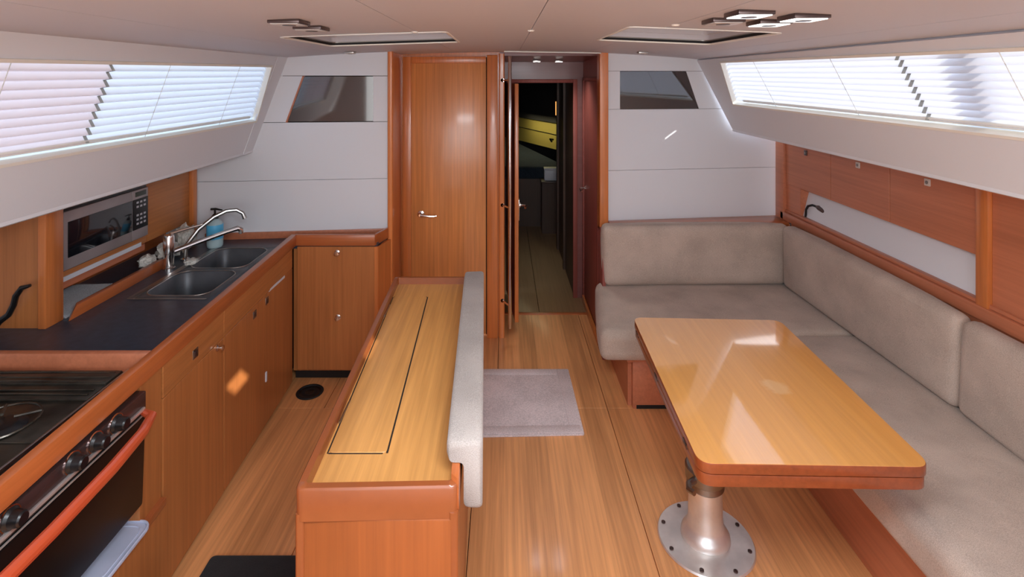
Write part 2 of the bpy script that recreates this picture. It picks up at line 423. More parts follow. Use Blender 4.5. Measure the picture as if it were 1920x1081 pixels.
# middle course is cut round the smoked pane
def cut_course(x0, x1, z0, z1, mir, f, par):
    pl = []
    def P(x, z): return (x, f(x), z)
    a, b, c, d = mir   # bottom left, bottom right, top right, top left
    pl.append(ext([P(x0, z0), P(a[0], z0), P(d[0], z1), P(x0, z1)], (0, .025, 0)))
    pl.append(ext([P(b[0], z0), P(x1, z0), P(x1, z1), P(c[0], z1)], (0, .025, 0)))
    return obj('wall_panel', pl, 'white', par)
cut_course(-2.05, -.7226, 1.526, 1.808, mirL, yl, wf)
w3 = struct('window_3', ext([(x, yl(x)+.006, z) for x, z in mirL], (0, .012, 0)), 'smoked')
obj('window_frame', [ext([(mirL[0][0]-.004, yl(mirL[0][0])-.001, 1.524), (mirL[0][0]+.006, yl(-1.33)-.001, 1.524), (mirL[3][0]+.006, yl(-1.23)-.001, 1.808), (mirL[3][0]-.004, yl(-1.24)-.001, 1.808)], (0, .02, 0))], 'locker', w3)
wf2 = struct('wall_far', [ext([(.665, 3.578, 0), (2.15, yr(2.15)+.03, 0), (2.15, yr(2.15)+.03, 2.0), (.665, 3.578, 2.0)], (0, .02, 0))], 'gap', org=(.69, 3.55, 0))
mirR = [(.774, 1.587), (1.325, 1.587), (1.235, 1.84), (.774, 1.84)]
for a, b in ((0.8, 1.18), (1.18, 1.587), (1.842, 2.0)): wall_piece(.69, 2.15, a, b, yr, par=wf2)
cut_course(.69, 2.15, 1.588, 1.841, mirR, yr, wf2)
struct('window_4', ext([(x, yr(x)+.006, z) for x, z in mirR], (0, .012, 0)), 'smoked')

# hull side panels with the long windows
def side(name, sgn, OT, OB, y0, y1, IT0, IT1, IB1, IB0, wname):
    OTn, OBn = Vector((OT[0], y0, OT[1])), Vector((OB[0], y0, OB[1])); OTf, OBf = Vector((OT[0], y1, OT[1])), Vector((OB[0], y1, OB[1]))
    sl = (OBn-OTn).normalized(); nrm = Vector((sgn, 0, 0)); nrm = (nrm-sl*nrm.dot(sl)).normalized()
    outer = [OTn, OTf, OBf, OBn]; inner = [Vector(IT0), Vector(IT1), Vector(IB1), Vector(IB0)]
    # project the opening's corners into the panel's plane
    inner = [p-nrm*(p-OTn).dot(nrm) for p in inner]
    w = struct(name, frame_ring(outer, inner, nrm*.06), 'white', org=(OB[0], 0, 0))
    # soffit and hull lining below
    far = sgn*2.05 if sgn < 0 else 2.15
    obj('soffit', ext([OBn, OBf, (far, y1, OB[1]+.01), (far, y0, OB[1]+.01)], (0, 0, .02)), 'white', w)
    obj('hull_lining', box(min(far, far+sgn*.03), max(far, far+sgn*.03), y0, y1, 0, OB[1]+.03), 'white', w)
    obj('edge_moulding', ext([OBn, OBf, OBf+nrm*.012+Vector((0, 0, -.01)), OBn+nrm*.012+Vector((0, 0, -.01))], (0, 0, -.012)), 'white', w)
    wd = thing(wname, None, None, (inner[0]+inner[2])/2, kind='structure')
    c = sum(inner, Vector())/4
    inn2 = [p+(c-p).normalized()*.0 for p in inner]
    def shrink(q, d):
        a, b, c_, e = q; out = []
        for i in range(4):
            p, pn, pp = q[i], q[(i+1) % 4], q[i-1]
            out.append(p+((pn-p).normalized()+(pp-p).normalized())*d)
        return out
    lip = shrink(inner, .011)
    obj('window_frame', frame_ring([p-nrm*.007 for p in inner], [p-nrm*.007 for p in lip], nrm*.03), 'trimw', wd)
    gout = shrink(inner, -.02)
    ym = (1.9)
    obj('glass_pane', ext([p+nrm*.075 for p in gout], nrm*.006), 'glass' if sgn < 0 else 'glass_dim', wd, smooth=0)
    def at(y, top):
        a, b = (lip[0], lip[1]) if top else (lip[3], lip[2]); t = (y-a.y)/(b.y-a.y); return a+(b-a)*t
    return w, wd, lip, nrm, at
wl_, wdL, lipL, nL, atL = side('wall_left', -1, (-1.325, 1.925), (-1.53, 1.357), -1.2, 3.30, (-1.355, .45, 1.84), (-1.344, 3.09, 1.871), (-1.465, 3.15, 1.536), (-1.46, .45, 1.54), 'window_1')
wr_, wdR, lipR, nR, atR = side('wall_right', 1, (1.31, 1.915), (1.55, 1.449), -1.2, 3.62, (1.33, .45, 1.868), (1.3146, 3.25, 1.897), (1.458, 3.39, 1.624), (1.458, .45, 1.624), 'window_2')
# unseen strip added outside the starboard glass to cast a shadow on the blinds
obj('shade_strip', ext([atR(1.53, 1)+nR*.085, atR(1.61, 1)+nR*.085, atR(1.66, 0)+nR*.085, atR(1.58, 0)+nR*.085], nR*.03), 'black', wdR)
for sgn_, w_, y1_ in ((-1, wl_, 3.28), (1, wr_, 3.6)):
    obj('sun_seal', box(min(sgn_*1.29, sgn_*1.42), max(sgn_*1.29, sgn_*1.42), -1.2, y1_, 1.948, 1.96), 'gap', w_)  # unseen strip added to block sun leaking in above the side panels
# closing piece above the panels
for sgn, nm, y1 in ((-1, wl_, 3.3), (1, wr_, 3.62)):
    pass
# end mouldings where the side panels meet the far wall
obj('end_moulding', hexa([(-1.535, 3.13, 1.35), (-1.528, 3.13, 1.35), (-1.60, 3.24, 1.36), (-1.63, 3.24, 1.36)], [(-1.335, 3.13, 1.92), (-1.325, 3.13, 1.92), (-1.325, 3.26, 1.92), (-1.40, 3.26, 1.92)]), 'white', wl_)

# pleated blinds
def blind(y0, y1, at, nrm, pleats, label, seed, slant=0.0):
    bm = bmesh.new(); ny = 14; rows = []
    rnd = random.Random(seed)
    for i in range(2*pleats+1):
        v = i/(2*pleats); row = []
        for j in range(ny+1):
            y = y0+(y1-y0)*j/ny
            top, bot = at(y, 1), at(y+slant*j/ny, 0)
            bot = lerp(bot, top, .05)
            p = top+(bot-top)*v
            ed = (1 if i % 2 else -1)
            p = p+nrm*(.030+.014*ed)+Vector((0, 0, .0003*math.sin(j*1.7+i*.9+seed)*(0 if i in (0, 2*pleats) else 1)))
            if j in (0, ny): p.y += .006*ed*(1 if j else 1)
            row.append(bm.verts.new(p))
        rows.append(row)
    for a, b in zip(rows, rows[1:]):
        for j in range(ny): bm.faces.new((a[j], a[j+1], b[j+1], b[j]))
    mid = at((y0+y1)/2, 0)
    tape = bmesh.new(); prev = None; e = ny if y1 < 2 else 0; e2 = e-1 if e else 1
    for row in rows:
        a = row[e].co.copy()-nrm*.0015; b = a+(row[e2].co-row[e].co).normalized()*.012
        q = (tape.verts.new(a), tape.verts.new(b))
        if prev: tape.faces.new((prev[0], prev[1], q[1], q[0]))
        prev = q
    t = thing('pleated_blind', label, 'blind', mid)
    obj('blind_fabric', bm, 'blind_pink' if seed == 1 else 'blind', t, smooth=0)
    tops, bots = [at(y, 1)+nrm*.026 for y in (y0, y1)], [lerp(at(y, 0), at(y, 1), .045)+nrm*.026 for y in (y0, y1)]
    obj('edge_tape', tape, 'tape', t, smooth=0)
    obj('bottom_rail', tube([bots[0], bots[1]], .008, 8), 'trimw', t)
    obj('top_rail', tube([tops[0], tops[1]], .007, 8), 'trimw', t)
    for f in (.25, .72):
        y = y0+(y1-y0)*f
        obj('cord', tube([at(y, 1)+nrm*.014, at(y, 0)+nrm*.014], .0012, 5), 'cloth', t)
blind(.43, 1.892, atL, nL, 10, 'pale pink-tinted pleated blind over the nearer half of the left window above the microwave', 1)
blind(1.884, 3.10, atL, nL, 10, 'bluish white pleated blind over the far half of the left window', 2, .07)
blind(.43, 1.852, atR, nR, 10, 'pleated blind with hard sun and shadow over the nearer half of the right window', 3)
blind(1.846, 3.27, atR, nR, 10, 'evenly lit white pleated blind over the far half of the right window', 4, .15)

# ---------------------------------------------------------------- wooden bulkhead with the closed door
wb = struct('wall_center', [box(-.7226, -.703, 3.705, 3.735, 0, 1.975), box(-.115, .0, 3.705, 3.735, 0, 1.975), box(-.703, -.115, 3.705, 3.735, 1.948, 1.975)], 'frame_z', org=(-.36, 3.7, 0))
obj('side_return', box(-.7226, -.712, 3.33, 3.71, 0, 1.972), 'frame_z', wb)
obj('corner_post', slab(rpoly([(-.7226, 3.300), (-.690, 3.300), (-.690, 3.36), (-.7226, 3.36)], .012), 0, 1.972), 'frame_z', wb)
obj('passage_return', box(-.022, .002, 3.70, 4.42, 0, 1.96), 'frame_z', wb)
obj('corner_trim', slab(rpoly([(-.036, 3.685), (.004, 3.685), (.004, 3.72), (-.036, 3.72)], .010), 0, 1.965), 'frame_z', wb)
d1 = thing('door_1', None, None, (-.41, 3.7, 0), kind='structure')
obj('door_leaf', box(-.692, -.124, 3.702, 3.73, .02, 1.94, .002), 'door_wood', d1)
obj('door_frame', [box(-.700, -.642, 3.683, 3.706, 0, 1.945, .003), box(-.642, -.124, 3.683, 3.706, 1.898, 1.945, .003), box(-.118, -.044, 3.680, 3.706, 0, 1.955, .004)], 'frame_z', d1)
obj('door_shadow_gap', box(-.1245, -.1175, 3.698, 3.7045, .02, 1.94), 'gap', d1)
hd = obj('door_handle', [lathe([(0, -.0), (.024, 0), (.026, .004), (.024, .010), (.012, .014), (.010, .045), (0, .045)], (-.575, 3.702, .853), 24, 'y')], 'chrome', d1)
# lathe along +y goes into the door: mirror it towards the room
for v in hd.data.vertices: v.co.y = (3.702-wpos(d1).y)*2-v.co.y
obj('handle_lever', tube([(-.575, 3.660, .853), (-.545, 3.656, .852), (-.50, 3.660, .845), (-.465, 3.664, .848)], [.010, .009, .008, .006], 10), 'chrome', hd)
obj('door_knob', [], 'chrome', d1) if False else None

# passage: side wall, inner doorframe, ajar door, header
pw = struct('wall_passage', box(.65, .675, 3.56, 4.42, 0, 1.97), 'mahog', org=(.65, 3.9, 0))
obj('door_panel', box(.644, .652, 3.68, 4.28, .06, 1.77, .003), 'mahog', pw)
obj('door_casing', [box(.636, .652, 3.62, 3.672, 0, 1.80, .003), box(.636, .652, 4.29, 4.33, 0, 1.80, .003), box(.636, .652, 3.672, 4.29, 1.775, 1.80, .003)], 'mahog', pw)
obj('door_handle', [tube([(.645, 4.22, .925), (.60, 4.22, .925)], .008), tube([(.60, 4.22, .925), (.596, 4.15, .925), (.598, 4.10, .922)], .007), lathe([(0, 0), (.02, 0), (.02, .006), (0, .006)], (.638, 4.22, .925), 16, 'x')], 'chrome', pw)
obj('skirting', box(.628, .645, 3.58, 4.30, 0, .05, .002), 'frame_z', pw)
obj('corner_trim', slab(rpoly([(.628, 3.50), (.686, 3.50), (.686, 3.60), (.628, 3.60)], .008), .80, 1.965), 'frame_z', pw)
ph = struct('wall_header', [box(0, .65, 4.38, 4.42, 1.775, 1.94), box(.60, .65, 4.36, 4.42, 0, 1.775)], 'mahog_x', org=(.3, 4.38, 1.77))
obj('door_casing', [box(.02, .60, 4.362, 4.38, 1.755, 1.785, .003), box(.565, .60, 4.355, 4.38, 0, 1.785, .003)], 'mahog', ph)
d2 = thing('door_2', None, None, (.06, 4.0, 0), kind='structure')
obj('door_leaf', slab([(.079, 3.80), (.101, 3.80), (.040, 4.37), (.018, 4.37)], .06, 1.755), 'mahog', d2)
obj('edge_banding', box(.076, .104, 3.792, 3.801, .06, 1.755, .001), 'frame_z', d2)
obj('door_handle', [box(.104, .110, 3.80, 3.84, .78, .93, .002), tube([(.108, 3.83, .885), (.15, 3.81, .885), (.158, 3.80, .885), (.150, 3.76, .88)], .008), lathe([(0, 0), (.018, 0), (.018, .008), (0, .008)], (.11, 3.83, .885), 16, 'x')], 'chrome', d2)

# forward corridor and cabin shell
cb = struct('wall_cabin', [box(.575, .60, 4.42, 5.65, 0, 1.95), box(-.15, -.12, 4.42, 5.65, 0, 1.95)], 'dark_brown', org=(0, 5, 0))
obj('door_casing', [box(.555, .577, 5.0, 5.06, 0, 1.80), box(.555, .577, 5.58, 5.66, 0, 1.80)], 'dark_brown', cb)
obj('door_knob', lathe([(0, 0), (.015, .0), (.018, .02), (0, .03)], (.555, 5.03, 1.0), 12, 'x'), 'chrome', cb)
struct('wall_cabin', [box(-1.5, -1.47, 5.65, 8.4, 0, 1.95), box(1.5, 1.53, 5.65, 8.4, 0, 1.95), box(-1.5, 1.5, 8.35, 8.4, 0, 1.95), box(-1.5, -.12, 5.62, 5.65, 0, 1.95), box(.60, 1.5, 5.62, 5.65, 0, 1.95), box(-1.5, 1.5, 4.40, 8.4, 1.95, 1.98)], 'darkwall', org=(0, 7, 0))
hl = struct('wall_hull', [ext([(.05, 8.2, .88), (1.15, 5.70, .88), (1.15, 5.70, 1.215), (.05, 8.2, 1.215)], (.03, .02, 0))], 'yellow', org=(.6, 7, .9))
obj('lining_joint', ext([(.045, 8.2, 1.075), (1.14, 5.70, 1.055), (1.14, 5.70, 1.063), (.045, 8.2, 1.083)], (.003, .002, 0)), 'gap', hl)
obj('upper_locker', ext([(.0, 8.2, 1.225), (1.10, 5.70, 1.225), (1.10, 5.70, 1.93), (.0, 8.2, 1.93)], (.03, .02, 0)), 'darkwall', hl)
bd = thing('berth', 'dark navy covered berth in the dim cabin beyond the open doorway', 'bed', (0, 7, 0))
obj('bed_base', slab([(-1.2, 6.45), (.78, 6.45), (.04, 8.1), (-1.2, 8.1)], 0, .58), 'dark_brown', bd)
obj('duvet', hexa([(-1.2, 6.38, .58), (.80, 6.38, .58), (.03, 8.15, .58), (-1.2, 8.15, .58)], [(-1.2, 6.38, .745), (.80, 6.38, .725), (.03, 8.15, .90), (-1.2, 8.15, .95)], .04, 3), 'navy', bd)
lt = bpy.data.lights.new('cabin_lamp', 'AREA'); lt.energy = 1.6; lt.size = .9; lt.size_y = .03; lt.shape = 'RECTANGLE'; lt.color = (1, .9, .5)
lo = bpy.data.objects.new('cabin_lamp', lt); COL.objects.link(lo); lo.location = (.36, 6.95, 1.30); lo.rotation_euler = (0, 0, math.atan2(-2.5, 1.1)); 
obj('wall_lamp', [box(.64, .655, 6.62, 6.64, 1.33, 1.50, .003)], 'warmglow', label='small warm upright wall lamp glowing in the dark cabin', cat='lamp')
obj('coat_hook', tube([(.60, 6.52, 1.04), (.56, 6.48, 1.05), (.58, 6.46, 1.02)], .012, 8), 'black', label='little black hook on the yellow lit hull panel of the cabin', cat='hook')
st = thing('storage_box', 'small white lidded box standing before the navy berth', 'box', (.55, 6.25, .60))
obj('box_body', box(.47, .66, 6.2, 6.3, .60, .72, .008), 'plastic_w', st); obj('lid', box(.465, .665, 6.19, 6.31, .72, .745, .006), 'plastic_w', st)
obj('night_stand', [box(.44, .8, 6.15, 6.37, 0, .58), box(.43, .81, 6.14, 6.375, .58, .60, .003)], 'dark_brown', label='low dark stand under the white box at the foot of the berth', cat='cabinet')

# ================================================================ GALLEY (left)
gx = lambda y: -1.095-.0435*y
def gpoly(y0, y1, off0, off1): return [(gx(y0)+off0, y0), (gx(y1)+off0, y1), (gx(y1)+off1, y1), (gx(y0)+off1, y0)]
fx = lambda y: gx(y)-.008   # cabinet front face
# base cabinet: upper drawer row and lower doors
gc = thing('galley_base_cabinet', 'long honey wood base cabinet under the sink with drawer row and push latches', 'cabinet', (-1.45, 2.4, 0))
obj('carcass', slab([(fx(1.84)-.02, 1.84), (fx(3.15)-.02, 3.15), (-1.95, 3.15), (-1.95, 1.84)], .07, .655), 'cab_z', gc)
obj('plinth', slab([(fx(1.84)-.06, 1.84), (fx(3.13)-.06, 3.13), (-1.95, 3.13), (-1.95, 1.84)], 0, .07), 'gap', gc)
def front(y0, y1, z0, z1, name, mat, par, th=.02, g=.0015):
    return obj(name, hexa([(fx(y0)-th, y0+g, z0+g), (fx(y0), y0+g, z0+g), (fx(y1), y1-g, z0+g), (fx(y1)-th, y1-g, z0+g)], [(fx(y0)-th, y0+g, z1-g), (fx(y0), y0+g, z1-g), (fx(y1), y1-g, z1-g), (fx(y1)-th, y1-g, z1-g)], .0015, 1), mat, par)
dr1 = front(1.85, 2.29, .685, .808, 'drawer', 'cab_y', gc)
dr2 = front(2.29, 3.125, .685, .808, 'drawer', 'cab_y', gc)
do1 = front(1.85, 2.29, .02, .685, 'door', 'cab_z', gc)
do2 = front(2.29, 3.125, .02, .685, 'door', 'cab_z', gc)
def knob(p, ax, par, name='knob', s=1):
    k = obj(name, lathe([(0, 0), (.016*s, 0), (.017*s, .003), (.008*s, .006), (.008*s, .016), (.013*s, .020), (.013*s, .026), (0, .028)], p, 16, ax), 'chrome', par)
    if ax == 'y':
        y0 = p[1]-wpos(par).y
        for v in k.data.vertices: v.co.y = 2*y0-v.co.y
    return k
def latch(y, z, par):
    x = fx(y)
    l = obj('latch', [box(x-.001, x+.003, y-.018, y+.018, z-.018, z+.018, .002)], 'alu', par)
    obj('push_button', box(x+.002, x+.005, y-.010, y+.010, z-.010, z+.010, .002), 'bronze', l)
yy = lambda px: 1.095/((945-px)/1000-.0435) if px < 940 else 0
latch(2.06, .735, dr1); knob((fx(2.27), 2.235, .668), 'x', do1, 'knob', .9)
latch(2.60, .645, do2); latch(2.75, .65, do2)
obj('paper_tag', box(fx(2.86)-.0, fx(2.86)+.003, 2.78, 2.98, .682, .694), 'plastic_w', do2, label='narrow white strip')
obj('catch', box(fx(2.78), fx(2.78)+.006, 2.73, 2.745, .24, .29, .002), 'plastic_w', do2, label='small white catch')
# filler panel and stove housing
gf = thing('stove_housing', 'brown wooden housing with bottom ledge round the gimballed stove', 'cabinet', (-1.4, 1.4, 0))
obj('side_panel', slab(gpoly(1.725, 1.838, -.008, -.60), 0, .81), 'cab_z', gf)
obj('ledge', slab([(fx(.5)+.02, .5), (fx(1.84)+.02, 1.838), (-1.85, 1.838), (-1.85, .5)], .33, .355, .002), 'frame_y', gf)
obj('base_panel', slab([(fx(.5)+.012, .5), (fx(1.84)+.012, 1.836), (-1.85, 1.836), (-1.85, .5)], .0, .33), 'cab_z', gf)
obj('back_panel', box(-1.92, -1.86, .5, 1.83, .30, .80), 'gap', gf)
# corner cabinet facing aft
cc = thing('corner_cabinet', 'tall reddish wooden cabinet with two small round knobs closing the end of the galley', 'cabinet', (-.98, 3.2, 0))
obj('carcass', slab([(-1.25, 3.17), (-.745, 3.17), (-.728, 3.29), (-1.25, 3.27)], .06, .80), 'cab_z', cc)
obj('plinth', slab([(-1.25, 3.20), (-.75, 3.20), (-.74, 3.29), (-1.25, 3.27)], 0, .06), 'gap', cc)
cd = obj('door', box(-1.222, -.765, 3.150, 3.171, .075, .800, .0015, 1), 'cab_z', cc)
knob((-.985, 3.150, .765), 'y', cd); knob((-.98, 3.150, .385), 'y', cd)
obj('end_panel', hexa([(-.765, 3.15, .0), (-.745, 3.15, .0), (-.700, 3.30, .0), (-.720, 3.30, .0)], [(-.765, 3.15, .80), (-.745, 3.15, .80), (-.700, 3.30, .80), (-.720, 3.30, .80)]), 'frame_z', cc)

# worktop with sink cut-out (y 2.36..3.09)
SX0, SX1, SY0, SY1 = -1.655, -1.315, 2.365, 3.085
wt = [slab([(gx(1.80)-.03, 1.82), (gx(SY0)-.03, SY0), (-2.02, SY0), (-2.02, 1.82)], .785, .82),
      slab([(gx(SY1)-.03, SY1), (-1.245, 3.165), (-.755, 3.165), (-.725, 3.30), (-.73, 3.31), (-2.02, 3.19), (-2.02, SY1)], .785, .82),
      slab([(gx(SY0)-.03, SY0), (gx(SY1)-.03, SY1), (SX1, SY1), (SX1, SY0)], .785, .82),
      slab([(SX0, SY0), (SX0, SY1), (-2.02, SY1), (-2.02, SY0)], .785, .82)]
obj('worktop', wt, 'counter', label='dark slate galley worktop running round the double sink', cat='worktop', smooth=0)
sk = thing('double_sink', 'brushed steel double bowl sink set in the dark worktop', 'sink', (-1.485, 2.72, .82))
def bowl(x0, x1, y0, y1, X0, X1, Y0, Y1):
    bm = bmesh.new(); n = 6
    L = [(rrect(X0, X1, Y0, Y1, .004, n), .8215), (rrect(x0, x1, y0, y1, .065, n), .8225), (rrect(x0+.006, x1-.006, y0+.006, y1-.006, .062, n), .815),
         (rrect(x0+.018, x1-.018, y0+.018, y1-.018, .055, n), .69), (rrect(x0+.05, x1-.05, y0+.05, y1-.05, .04, n), .668)]
    rs = [[bm.verts.new((x, y, z)) for x, y in p] for p, z in L]
    for a, b in zip(rs, rs[1:]):
        for k in range(len(a)): bm.faces.new((a[k], a[(k+1) % len(a)], b[(k+1) % len(a)], b[k]))
    bm.faces.new(rs[-1]); return fin(bm)
b1 = obj('bowl', bowl(-1.63, -1.335, 2.39, 2.70, SX0-.008, SX1+.008, SY0-.008, 2.715), 'sink', sk, smooth=50)
b2 = obj('bowl', bowl(-1.63, -1.335, 2.735, 3.055, SX0-.008, SX1+.008, 2.715, SY1+.008), 'sink', sk, smooth=50)
for b, (y0, y1) in ((b1, (2.39, 2.70)), (b2, (2.735, 3.055))):
    q = rrect(-1.63, -1.335, y0, y1, .065, 6)
    obj('bowl_edge', tube([(x, y, .8225) for x, y in q+q[:1]], .0028, 6), 'steel', b)
obj('sink_flange', [box(SX0-.012, SX0+.016, SY0-.01, SY1+.01, .8205, .8238, .001), box(SX0, SX1, SY0-.012, SY0-.006, .8205, .8235, .001)], 'steel', sk)
for b, y in ((b1, 2.545), (b2, 2.895)):
    obj('drain', lathe([(0, .670), (.03, .670), (.035, .674), (.038, .670)], (-1.48, y, 0), 20), 'steel', b)
# fiddle rail along the front edge and round the corner
def rail_piece(p0, p1, p2, p3, z0, z1, b=.004): return slab([p0, p1, p2, p3], z0, z1, b, 2)
fd = thing('worktop_fiddle', 'raised orange-brown wooden fiddle rail edging the galley worktop', 'rail', (-1.18, 2.2, .81))
obj('front_rail', rail_piece((gx(.45)-.030, .45), (gx(.45), .45), (gx(3.15)+.004, 3.15), (gx(3.172)-.030, 3.172), .805, .87), 'frame_y', fd)
obj('end_rail', rail_piece((-1.262, 3.172), (-1.228, 3.15), (-.762, 3.15), (-.772, 3.172), .805, .87), 'frame_x', fd)
obj('corner_rail', rail_piece((-.772, 3.172), (-.762, 3.15), (-.712, 3.31), (-.732, 3.31), .805, .87), 'frame_y', fd)
obj('wall_rail', ext([(-1.80, yl(-1.8)-.002, .82), (-.727, yl(-.727)-.002, .82), (-.727, yl(-.727)-.002, .86), (-1.80, yl(-1.8)-.002, .86)], (0, -.014, 0), .002), 'locker', fd)
obj('stove_rail', box(-2.0, gx(1.8)-.03, 1.795, 1.822, .775, .87, .004), 'locker', fd)

# tap
tp = thing('mixer_tap', 'chrome mixer tap with long level spout on the far rim of the sink', 'tap', (-1.715, 2.73, .82))
obj('column', lathe([(0, .82), (.030, .82), (.030, .828), (.024, .832), (.024, .90), (.026, .903), (.026, .985), (.022, .995), (0, .997)], (-1.715, 2.73, 0), 24), 'chrome', tp)
obj('spout', tube([(-1.70, 2.745, .905), (-1.62, 2.83, .928), (-1.52, 2.92, .955), (-1.475, 2.955, .965), (-1.462, 2.965, .955), (-1.460, 2.966, .935)], [.013, .013, .012, .014, .015, .014], 12), 'chrome', tp)
obj('lever', tube([(-1.712, 2.735, .998), (-1.66, 2.79, 1.008), (-1.60, 2.83, 1.020)], [.010, .007, .005], 8), 'chrome', tp)
fp = thing('filter_tap', 'slim chrome tap with swan neck spout behind the mixer tap', 'tap', (-1.71, 2.86, .82))
pts = [(-1.71, 2.86, .82), (-1.705, 2.865, .90), (-1.66, 2.90, .975), (-1.60, 2.94, 1.03), (-1.55, 2.975, 1.055), (-1.505, 3.0, 1.055), (-1.475, 3.01, 1.035), (-1.465, 3.015, 1.005)]
obj('spout', tube(pts, [.012, .011, .011, .011, .011, .011, .011, .013], 12), 'steel', fp)
obj('base_flange', lathe([(0, .82), (.022, .82), (.022, .83), (.012, .836), (0, .84)], (-1.71, 2.86, 0), 20), 'chrome', fp)
sb = thing('soap_bottle', 'pale pump bottle with blue label standing in the galley corner', 'bottle', (-1.64, 3.09, .82))
sc_ = (-1.672, 3.085, 0)
obj('bottle_body', lathe([(0, .82), (.036, .82), (.042, .828), (.0435, .84), (.0435, .945), (.040, .962), (.024, .978), (.018, .985), (0, .985)], sc_, 28), 'clearp', sb, smooth=50)
obj('label_wrap', lathe([(.0438, .872), (.0441, .873), (.0441, .952), (.0438, .953)], sc_, 28), 'blue', sb)
obj('pump', [lathe([(0, .985), (.019, .985), (.019, .998), (.010, 1.010), (.006, 1.012), (.006, 1.035), (0, 1.035)], sc_, 16), tube([(-1.695, 3.085, 1.038), (-1.667, 3.083, 1.040), (-1.627, 3.08, 1.034)], [.007, .007, .004], 8)], 'black', sb)
# crumpled cloths
cl = [((-1.80, 2.86, .872), .045, (1.1, 1.5, .95), 1, 'crumpled white cloth bundle bunched behind the slim tap'),
      ((-1.79, 3.0, .905), .05, (.9, 1.1, 1.3), 2, 'upper crumpled white cloth leaning in the galley corner by the blue bottle'),
      ((-1.82, 2.72, .862), .035, (1, 1.3, .9), 3, 'crumpled white cloth left of the mixer tap column'),
      ((-1.64, 2.80, .835), .032, (.9, 1.2, .5), 4, 'small white rag lying on the worktop between taps and sink')]
for c, r, sq, s_, lab in cl: obj('cleaning_cloth', blob(c, r, sq, .24, s_, 3), 'cloth', smooth=40, label=lab, cat='cloth')

# shelf niche: low rail, ribbed drying cloth, strip
obj('shelf_rail', [hexa([(-1.772, 2.17, .82), (-1.748, 2.14, .82), (-1.748, 2.74, .82), (-1.772, 2.74, .82)], [(-1.772, 2.21, .868), (-1.748, 2.18, .868), (-1.748, 2.74, .868), (-1.772, 2.74, .868)], .002)], 'frame_y',
    label='low orange wooden rail on the worktop below the microwave', cat='rail')
dc = []
for i in range(31):
    x = -1.785-.0075*i; dc.append(box(x-.0032, x+.0032, 2.17, 2.52-.001*i, .822, .832, .002, 1))
dco = thing('drying_mat', 'grey ribbed drying mat tucked behind the low rail under the microwave', 'mat', (-1.87, 2.3, .82))
obj('mat_base', box(-2.018, -1.78, 2.168, 2.52, .8203, .826, .002), 'draincloth', dco); o = obj('ribs', dc, 'draincloth', dco); o['kind'] = 'stuff'
obj('splashback', box(-2.045, -2.022, 2.16, 3.19, .82, .94), 'frame_y', label='reddish wooden splashback behind the tap below the lockers', cat='panel')

# partition
pt = thing('galley_partition', 'upright wooden partition with thick orange end post left of the microwave', 'partition', (-1.9, 2.12, .82))
obj('panel', box(-2.04, -1.81, 2.085, 2.155, .82, 1.39), 'cab_z', pt)
obj('end_post', box(-1.815, -1.783, 2.075, 2.16, .82, 1.40, .003), 'frame_z', pt)
obj('gooseneck_lamp', [tube([(-1.96, 2.03, .826), (-1.925, 2.035, .87), (-1.895, 2.04, .893), (-1.876, 2.04, .93), (-1.867, 2.04, .965), (-1.845, 2.04, .995), (-1.812, 2.04, 1.005)], [.013, .012, .011, .011, .011, .010, .006], 10)], 'black',
    label='black curved gooseneck lamp in front of the partition at the far left', cat='lamp')
# microwave cabinet and upper locker
mc = thing('microwave_cabinet', 'wooden wall cabinet framing the microwave', 'cabinet', (-1.93, 2.47, .94))
obj('carcass', [box(-2.04, -1.86, 2.16, 2.775, .945, .985), box(-2.04, -1.86, 2.16, 2.775, 1.265, 1.35), box(-2.04, -1.86, 2.745, 2.775, .985, 1.265)], 'cab_y', mc)
obj('back_void', box(-2.04, -2.02, 2.16, 2.745, .985, 1.265), 'gap', mc)
obj('light_strip', box(-1.868, -1.856, 2.175, 2.73, .938, .958), 'plastic_w', mc, label='long white strip')
obj('lower_rail', box(-1.90, -1.866, 2.165, 2.77, .905, .938), 'locker', mc)
mw = thing('microwave_oven', 'silver and black microwave oven set in the wooden wall cabinet', 'microwave', (-1.92, 2.47, .985))
obj('case', box(-2.01, -1.838, 2.168, 2.742, .988, 1.258, .004), 'black', mw)
dr = obj('door', box(-1.846, -1.826, 2.212, 2.62, .995, 1.240, .003), 'mwsteel', mw)
obj('door_glass', box(-1.8265, -1.822, 2.232, 2.615, 1.045, 1.195, .001), 'mwglass', dr)
cp_ = obj('control_panel', box(-1.846, -1.825, 2.622, 2.735, .995, 1.240, .003), 'mwsteel', mw)
obj('key_field', box(-1.8258, -1.822, 2.622, 2.73, 1.045, 1.195, .001), 'black', cp_)
obj('display', box(-1.8255, -1.821, 2.64, 2.715, 1.207, 1.230, .001), 'lcd', cp_)
for r_ in range(6):
    for c_ in range(3):
        if r_ == 2: continue
        y = 2.652+c_*.026; z = 1.178-r_*.021
        obj('key', box(-1.8225, -1.8205, y-.008, y+.008, z-.005, z+.005, .001, 1), 'button', cp_)
ul = thing('galley_wall_locker', 'flat wooden wall locker right of the microwave', 'cabinet', (-1.93, 3.0, .94))
obj('carcass', box(-2.04, -1.885, 2.78, 3.16, .945, 1.35), 'cab_y', ul)
lk = obj('door', box(-1.884, -1.862, 2.782, 3.155, .943, 1.35, .002), 'cab_y', ul)
obj('latch', box(-1.863, -1.858, 2.95, 2.98, 1.24, 1.27, .003), 'bronze', lk)
obj('end_post', box(-1.90, -1.840, 3.162, 3.20, .82, 1.352, .003), 'frame_z', ul)

